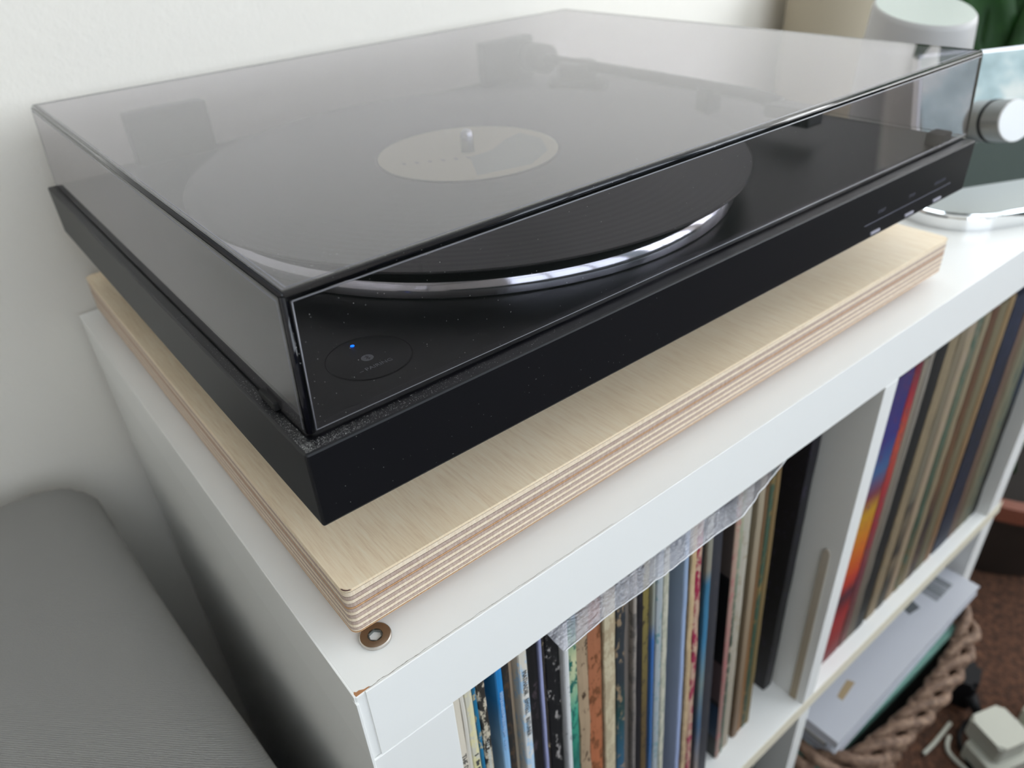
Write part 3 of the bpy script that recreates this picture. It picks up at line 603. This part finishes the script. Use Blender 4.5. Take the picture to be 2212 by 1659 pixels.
for k in range(3): tube('rim_strand', bpath(9, bzr, 420, 8.5, 11, 2*math.pi*k/3, 8, bulge=20), .0056, m_wick, bk, 8, True)
for k in range(3): tube('rim_strand', bpath(12, bzr-7, 420, -8.5, 11, 1+2*math.pi*k/3, 8, bulge=20), .0050, m_wick, bk, 8, True)
bm = bmesh.new()
for r_ in range(19): tubeb(bm, bpath(14+r_*.6, bzr-18-r_*11, 240, 2.2, 60, math.pi*(r_ % 2), 0), .0048, 6, True)
o = done('wicker_weave', bm, m_wick, bk, True); o['kind'] = 'stuff'
box('basket_base', bx0+30, bx1-30, by0+30, by1-30, LOW+.5, LOW+8, m_wick, bk)
tb = empty('storage_box', W(545, 100, -700)); tag(tb, 'flat teal-lidded card box inside the wicker basket', 'box')
box('box_body', 402, 676, -31, 245, LOW+9, -568, m_tealshade, tb, 1)  # body colour darkened for the shade on the teal box's front
box('box_lid', 397, 679, -36, 250, -573, -556, m_teal, tb, 1); tb.rotation_euler = (0, 0, -.03)
def magazine(x0, x1, y0, y1, z0, z1, ang, mt, lab, pm=m_pages):
    e = empty('magazine', W((x0+x1)/2, (y0+y1)/2, z0)); tag(e, lab, 'magazine', 'magazines on the teal box')
    def cov(n_, za, zb, mm_):
        bm = bmesh.new(); prism(bm, [(x0, y0), (x1, y0), (x1, y1), (x0, y1)], za, zb); return done(n_, bm, mm_, e)
    cov('cover', z1-.5, z1, mt)
    bm = bmesh.new(); prism(bm, [(x0+1, y0+1), (x1-1, y0+1), (x1-1, y1), (x0+1, y1)], z0+.5, z1-.5); done('pages', bm, pm, e)
    cov('cover', z0, z0+.5, mt); e.rotation_euler = (0, 0, ang); return e
magazine(409, 694, -33, 178, -555.8, -542, .01, m_paper, 'thick white catalogue lying on the teal box lid', m_paper)
magazine(411, 686, -26, 180, -541.8, -536, -.015, m_dkcov, 'dark covered magazine in the middle of the pile')
mg = magazine(409, 696, -35, 176, -535.8, -523, 0, m_paper, 'white magazine with a barcode on top of the pile', m_paper)
xx = 640
for k in range(13):
    w_ = random.choice((1.2, 1.8, 2.6)); bm = bmesh.new(); bxb(bm, xx, xx+w_, -14, 6, -523, -522.9); o = done('barcode_bar', bm, m_bar, mg); xx += w_+random.choice((.9, 1.4))
bm = bmesh.new(); prism(bm, [(452, -13), (480, -10), (477, -3), (462, -5), (452, -7)], -523, -522.92); done('print', bm, m_tan, mg)
bm = bmesh.new(); prism(bm, [(600, -3), (618, -6), (622, 6), (604, 10)], -523, -522.92); done('print', bm, m_bar, mg)

# ---------------------------------------------------------------- sofa arm
bm = bmesh.new(); sx1, sy1, szt = -40, 372, -160
nx, ny = 40, 60; G = []
R_ = 34
sofa = empty('sofa', W(-350, -200, -837)); tag(sofa, 'grey woven fabric sofa arm left of the shelving unit', 'sofa')
bxb(bm, -560, sx1, -900, sy1, -780, szt, R_, 6)
for v_ in bm.verts: v_.co.x -= .055*(v_.co.y-.2)
bmesh.ops.subdivide_edges(bm, edges=[e for e in bm.edges if e.calc_length() > .3], cuts=24, use_grid_fill=True)
for v_ in bm.verts:
    p = v_.co*1000; nz = noise.noise((p.x*.006, p.y*.006, p.z*.006)); v_.co += Vector((.003*nz, .002*nz, .004*nz))
    if v_.co.z > (szt+FLOOR)/1000-.02: v_.co.z -= .00016*max(0, (p.y-260))*.35
o = done('arm_cushion', bm, m_fab, sofa, True)
box('sofa_frame', -545, sx1-25, -880, sy1-16, -805, -775, m_rub, sofa, 4)
for px, py in ((-90, 340), (-500, 340), (-90, -840), (-500, -840)): lathe('sofa_leg', [(22, -837), (28, -806)], px, py, m_potrim, sofa, 20)
# ---------------------------------------------------------------- smart speaker
sp = empty('smart_speaker', W(675, 163, SZ)); tag(sp, 'white tapered speaker with a slanted round top behind the turntable', 'speaker')
bm = bmesh.new(); n = 72; rings = []
slx, sly = .10, .20
prof = [(46, SZ+.1), (48, SZ+3), (47, SZ+40), (45, SZ+95), (43, SZ+122), (42.3, SZ+125.5), (40.5, SZ+127)]
for i, (r, z_) in enumerate(prof):
    k2 = max(0, min(1, (z_-SZ-10)/90)); rings.append([bm.verts.new(W(678+r*math.cos(2*math.pi*k/n), 163+r*math.sin(2*math.pi*k/n), z_+8+k2*(slx*r*math.cos(2*math.pi*k/n)+sly*r*math.sin(2*math.pi*k/n))-8)) for k in range(n)])
for a, b_ in zip(rings, rings[1:]):
    for k in range(n): bm.faces.new((a[k], a[(k+1) % n], b_[(k+1) % n], b_[k]))
bm.faces.new(rings[0]); o = done('shell', bm, m_lamp, sp, True)
bm = bmesh.new(); top = [bm.verts.new(W(678+40.5*math.cos(2*math.pi*k/n), 163+40.5*math.sin(2*math.pi*k/n), SZ+127+slx*40.5*math.cos(2*math.pi*k/n)+sly*40.5*math.sin(2*math.pi*k/n))) for k in range(n)]; bm.faces.new(top); done('touch_panel', bm, m_lamptop, sp)

# ---------------------------------------------------------------- tilting mirror with knob
u = Vector((.905, -.425, 0)).normalized(); t_ = math.radians(13.7); hd = Vector((.425, .905, 0)).normalized()
vv = hd*math.sin(t_)+Vector((0, 0, math.cos(t_))); nn = -hd*math.cos(t_)+Vector((0, 0, math.sin(t_)))
B0 = Vector((619, 48, -57.0))
def mp_(a, b_, d): p = B0+u*a+vv*b_+nn*d; return W(p.x, p.y, p.z)
mi = empty('table_mirror', W(619, 55, SZ)); tag(mi, 'tilting table mirror with silver knob on a chrome base right of the turntable', 'mirror')
def obox(name, a0, a1, b0, b1, d0, d1, mt, parent, bev=0):
    bm = bmesh.new(); vs = [bm.verts.new(mp_(a, b_, d)) for a in (a0, a1) for b_ in (b0, b1) for d in (d0, d1)]
    for f in ((0,1,3,2),(4,6,7,5),(0,4,5,1),(2,3,7,6),(0,2,6,4),(1,5,7,3)): bm.faces.new([vs[i] for i in f])
    if bev: bmesh.ops.bevel(bm, geom=list(bm.edges), offset=bev/1000, segments=2, affect='EDGES')
    return done(name, bm, mt, parent)
fr = obox('mirror_frame', -78, 92, -3.5, 104, -7, -.4, m_frame, mi, .8)
obox('mirror_glass', -75.5, 89.5, -.8, 101.4, -.8, .1, m_mirror, mi)
kn = empty
def cyl(name, r0, r1, d0, d1, a, b_, mt, parent, n=48):
    bm = bmesh.new(); A_ = [bm.verts.new(mp_(a+r0*math.cos(2*math.pi*k/n), b_+r0*math.sin(2*math.pi*k/n), d0)) for k in range(n)]; B_ = [bm.verts.new(mp_(a+r1*math.cos(2*math.pi*k/n), b_+r1*math.sin(2*math.pi*k/n), d1)) for k in range(n)]
    bm.faces.new(A_); bm.faces.new(B_)
    for k in range(n): bm.faces.new((A_[k], A_[(k+1) % n], B_[(k+1) % n], B_[k]))
    o = done(name, bm, mt, parent, True); o.data.set_sharp_from_angle(angle=math.radians(40)); return o
cyl('knob_ring', 16.6, 16.6, .1, 1.4, -4.5, 50.5, m_rub, mi)
kb = cyl('knob', 16.2, 16.0, 1.4, 18.5, -4.5, 50.5, m_knob, mi)
cyl('knob_cap', 15.6, 15.2, 18.4, 19.6, -4.5, 50.5, m_wht, kb)
def lbase(a, b_, z_): p = Vector((619, 48, 0))+u*a+hd*b_; return (p.x, p.y)
pts = [lbase(a, b_, 0) for a, b_ in rrect(-90, 100, -57, 60, 42, 8)]; pin = [lbase(a, b_, 0) for a, b_ in rrect(-88, 98, -55, 58, 40, 8)]
bm = bmesh.new(); prism(bm, pts, SZ+.1, SZ+11); bmesh.ops.bevel(bm, geom=[e for e in bm.edges if all(v_.co.z > (SZ+10.9+FLOOR)/1000 for v_ in e.verts)], offset=.0022, segments=4, affect='EDGES'); o = done('chrome_base', bm, m_chrome, mi, True); o.data.set_sharp_from_angle(angle=math.radians(40))
bm = bmesh.new(); prism(bm, [lbase(a, b_, 0) for a, b_ in rrect(-84, 94, -51, 54, 38, 8)], SZ+11, SZ+11.3); done('base_top', bm, mat('brushed_plate', (.30, .31, .28), .45), mi)
obox('stand_arm', -2, 60, -8, 20, -22, -9, m_dkcov, mi, 1)
tube('stand_arm', [W(619+30, 55-10, SZ+11), mp_(30, -4, -15), mp_(30, 20, -12)], .008, m_dkcov, mi, 10)

# rolled mat standing against the wall, beyond the shelf
m_roll = mat('beige_mat', (.36, .31, .23), .9)
bm = bmesh.new(); P_ = [(62-.0-1.2*k/10.0*.9) for k in range(0)]
pts_o = []; turns = 7; nseg = 36*turns
for k in range(nseg+1):
    r_ = 12+49.5*k/nseg; a_ = 2*math.pi*k/36; pts_o.append((822+r_*math.cos(a_), 328+r_*math.sin(a_)))
lo = [bm.verts.new(W(x_, y_, -836.5)) for x_, y_ in pts_o]; hi = [bm.verts.new(W(x_, y_, 72)) for x_, y_ in pts_o]
for k in range(nseg): bm.faces.new((lo[k], lo[k+1], hi[k+1], hi[k]))
o = done('rolled_mat', bm, m_roll, None, True); md = o.modifiers.new('s', 'SOLIDIFY'); md.thickness = .0052; tag(o, 'beige mat rolled up and standing against the wall behind the white speaker', 'mat')
# ---------------------------------------------------------------- plant in a dark pot on the floor
pl = empty('potted_plant', W(1200, 110, -837)); tag(pl, 'large green-leaved plant in a dark pot on the carpet beyond the shelves', 'plant')
lathe('pot', [(120, -837), (150, -835), (160, -760), (164, -700), (150, -700), (146, -720)], 1205, 110, m_pot, pl, 48, True, False)
lathe('pot_rim', [(161, -706), (172, -704), (172, -676), (150, -676), (150, -706)], 1205, 110, m_potrim, pl, 48, True, False)
lathe('soil', [(1, -708), (147, -708)], 1205, 110, m_soil, pl, 32, False, False)
def leaf(p0, p1, wd, mt, parent, sag=.1, tw=0.0, face=None):
    p0, p1 = Vector(p0)/1000, Vector(p1)/1000; p0.z += FLOOR/1000; p1.z += FLOOR/1000
    d = p1-p0; fc = Vector(face or (-.7, -.6, .3)).normalized(); side = d.cross(fc).normalized(); nrm = side.cross(d).normalized(); bm = bmesh.new(); rows = []
    for i in range(15):
        f = i/14; c_ = p0+d*f+nrm*(-sag*d.length*math.sin(math.pi*f)); wv_ = wd/1000*math.sin(math.pi*min(1, f*.9+.07))**.8; s2 = side*math.cos(tw*f)+nrm*math.sin(tw*f)
        rows.append([bm.verts.new(c_+s2*wv_*q+nrm*(abs(q)*wv_*.25)) for q in (-1, -.5, 0, .5, 1)])
    for a, b_ in zip(rows, rows[1:]):
        for k in range(4): bm.faces.new((a[k], a[k+1], b_[k+1], b_[k]))
    o = done('leaf', bm, mt, parent, True); md = o.modifiers.new('s', 'SOLIDIFY'); md.thickness = .0008; return o
for a0, a1, wd, mt in [((1120, 270, -110), (1150, 240, 190), 26, m_leaf), ((1120, 235, -120), (1290, 130, 260), 60, m_leaf), ((1160, 170, -120), (1330, 60, 150), 62, m_leaf), ((1090, 190, -200), (1190, 130, 30), 40, m_leaf), ((1200, 260, -120), (1180, 330, 330), 60, m_leaf), ((1210, 200, -80), (1400, 300, 330), 60, m_leaf), ((1150, 220, -160), (1040, 330, 210), 34, m_leaf), ((1230, 110, -60), (1450, -40, 250), 60, m_leaf), ((1210, 200, -60), (1250, 200, 480), 60, m_leaf)]:
    leaf(a0, a1, wd, mt, pl)
    tube('stem', [W(1205+random.uniform(-30, 30), 110+random.uniform(-30, 30), -709), W((1205+a0[0])/2, (110+a0[1])/2, (a0[2]-708)/2-40), W(*a0)], [.006, .005, .003], m_leaf, pl, 8)
leaf((1130, 60, -600), (985, 40, -420), 26, m_leafy, pl); leaf((1140, 90, -600), (1010, 70, -500), 24, m_leafy, pl)
leaf((1180, 60, -600), (1060, -30, -440), 26, m_leaf, pl)
for k in range(3): tube('stem', [W(1200, 100, -709), W(1150, 80, -640), W((1130, 1140, 1180)[k], (60, 90, 60)[k], -600)], .003, m_leaf, pl, 6)

# ---------------------------------------------------------------- power strip, adapters and cables on the carpet
def rotbox(name, cx, cy, hx, hy, z0, z1, ang, mt, parent=None, r=6, bev=2):
    ca, sa = math.cos(ang), math.sin(ang); bm = bmesh.new()
    prism(bm, [(cx+a*ca-b_*sa, cy+a*sa+b_*ca) for a, b_ in rrect(-hx, hx, -hy, hy, r, 5)], z0, z1)
    bmesh.ops.bevel(bm, geom=[e for e in bm.edges if all(v_.co.z > (z1+FLOOR)/1000-1e-5 for v_ in e.verts)], offset=bev/1000, segments=3, affect='EDGES')
    return done(name, bm, mt, parent)
ps = empty('power_strip', W(800, -125, -837)); tag(ps, 'white multi-socket power strip on the carpet, bottom right', 'power strip')
rotbox('strip_body', 800, -132, 88, 24, -837, -808, -.35, m_adapt, ps)
ad = empty('power_adapter', W(800, -80, -808)); tag(ad, 'square white plug-in power adapter with rounded corners', 'power adapter')
rotbox('adapter_body', 756, -104, 26, 26, -807.5, -776, -.35, m_adapt, ad, 7, 3)
ad2 = rotbox('power_adapter', 824, -134, 22, 20, -807.5, -782, -.35, m_adapt, None, 8, 3); tag(ad2, 'smaller white plug beside the square adapter at the frame edge', 'power adapter')
def cable(pts, r, mt, lab):
    P = [W(*p) for p in pts]; out = []
    for i in range(len(P)-1):
        a = P[max(0, i-1)]; b_ = P[i]; c_ = P[i+1]; d = P[min(len(P)-1, i+2)]
        for k in range(8):
            t = k/8; out.append(.5*((2*b_)+(c_-a)*t+(2*a-5*b_+4*c_-d)*t*t+(3*b_-a-3*c_+d)*t**3))
    out.append(P[-1]); return tag(tube('cable', out, r, mt, None, 8), lab, 'cable')
bm = bmesh.new(); 
pg = empty('plug', W(815, -30, -837)); tag(pg, 'black mains plug standing in front of the basket rim', 'plug')
rotbox('plug_body', 812, -28, 22, 26, -837, -785, .3, m_cable_b, pg, 8, 6)
tube('plug_neck', [W(806, -50, -812), W(790, -72, -820)], [.010, .006], m_cable_b, pg, 12)
cable([(790, -72, -820), (765, -66, -832), (735, -78, -833), (700, -125, -833), (680, -165, -833)], .0032, m_cable_b, 'black cable running from the black plug')
cable([(740, -60, -834), (716, -72, -834), (706, -118, -834), (690, -150, -834), (700, -190, -834)], .003, m_adapt, 'white cable curling beside the black one')
cable([(690, -50, -834), (715, -52, -834), (760, -52, -834)], .0028, m_adapt, 'short pale cable lying between basket and adapter')
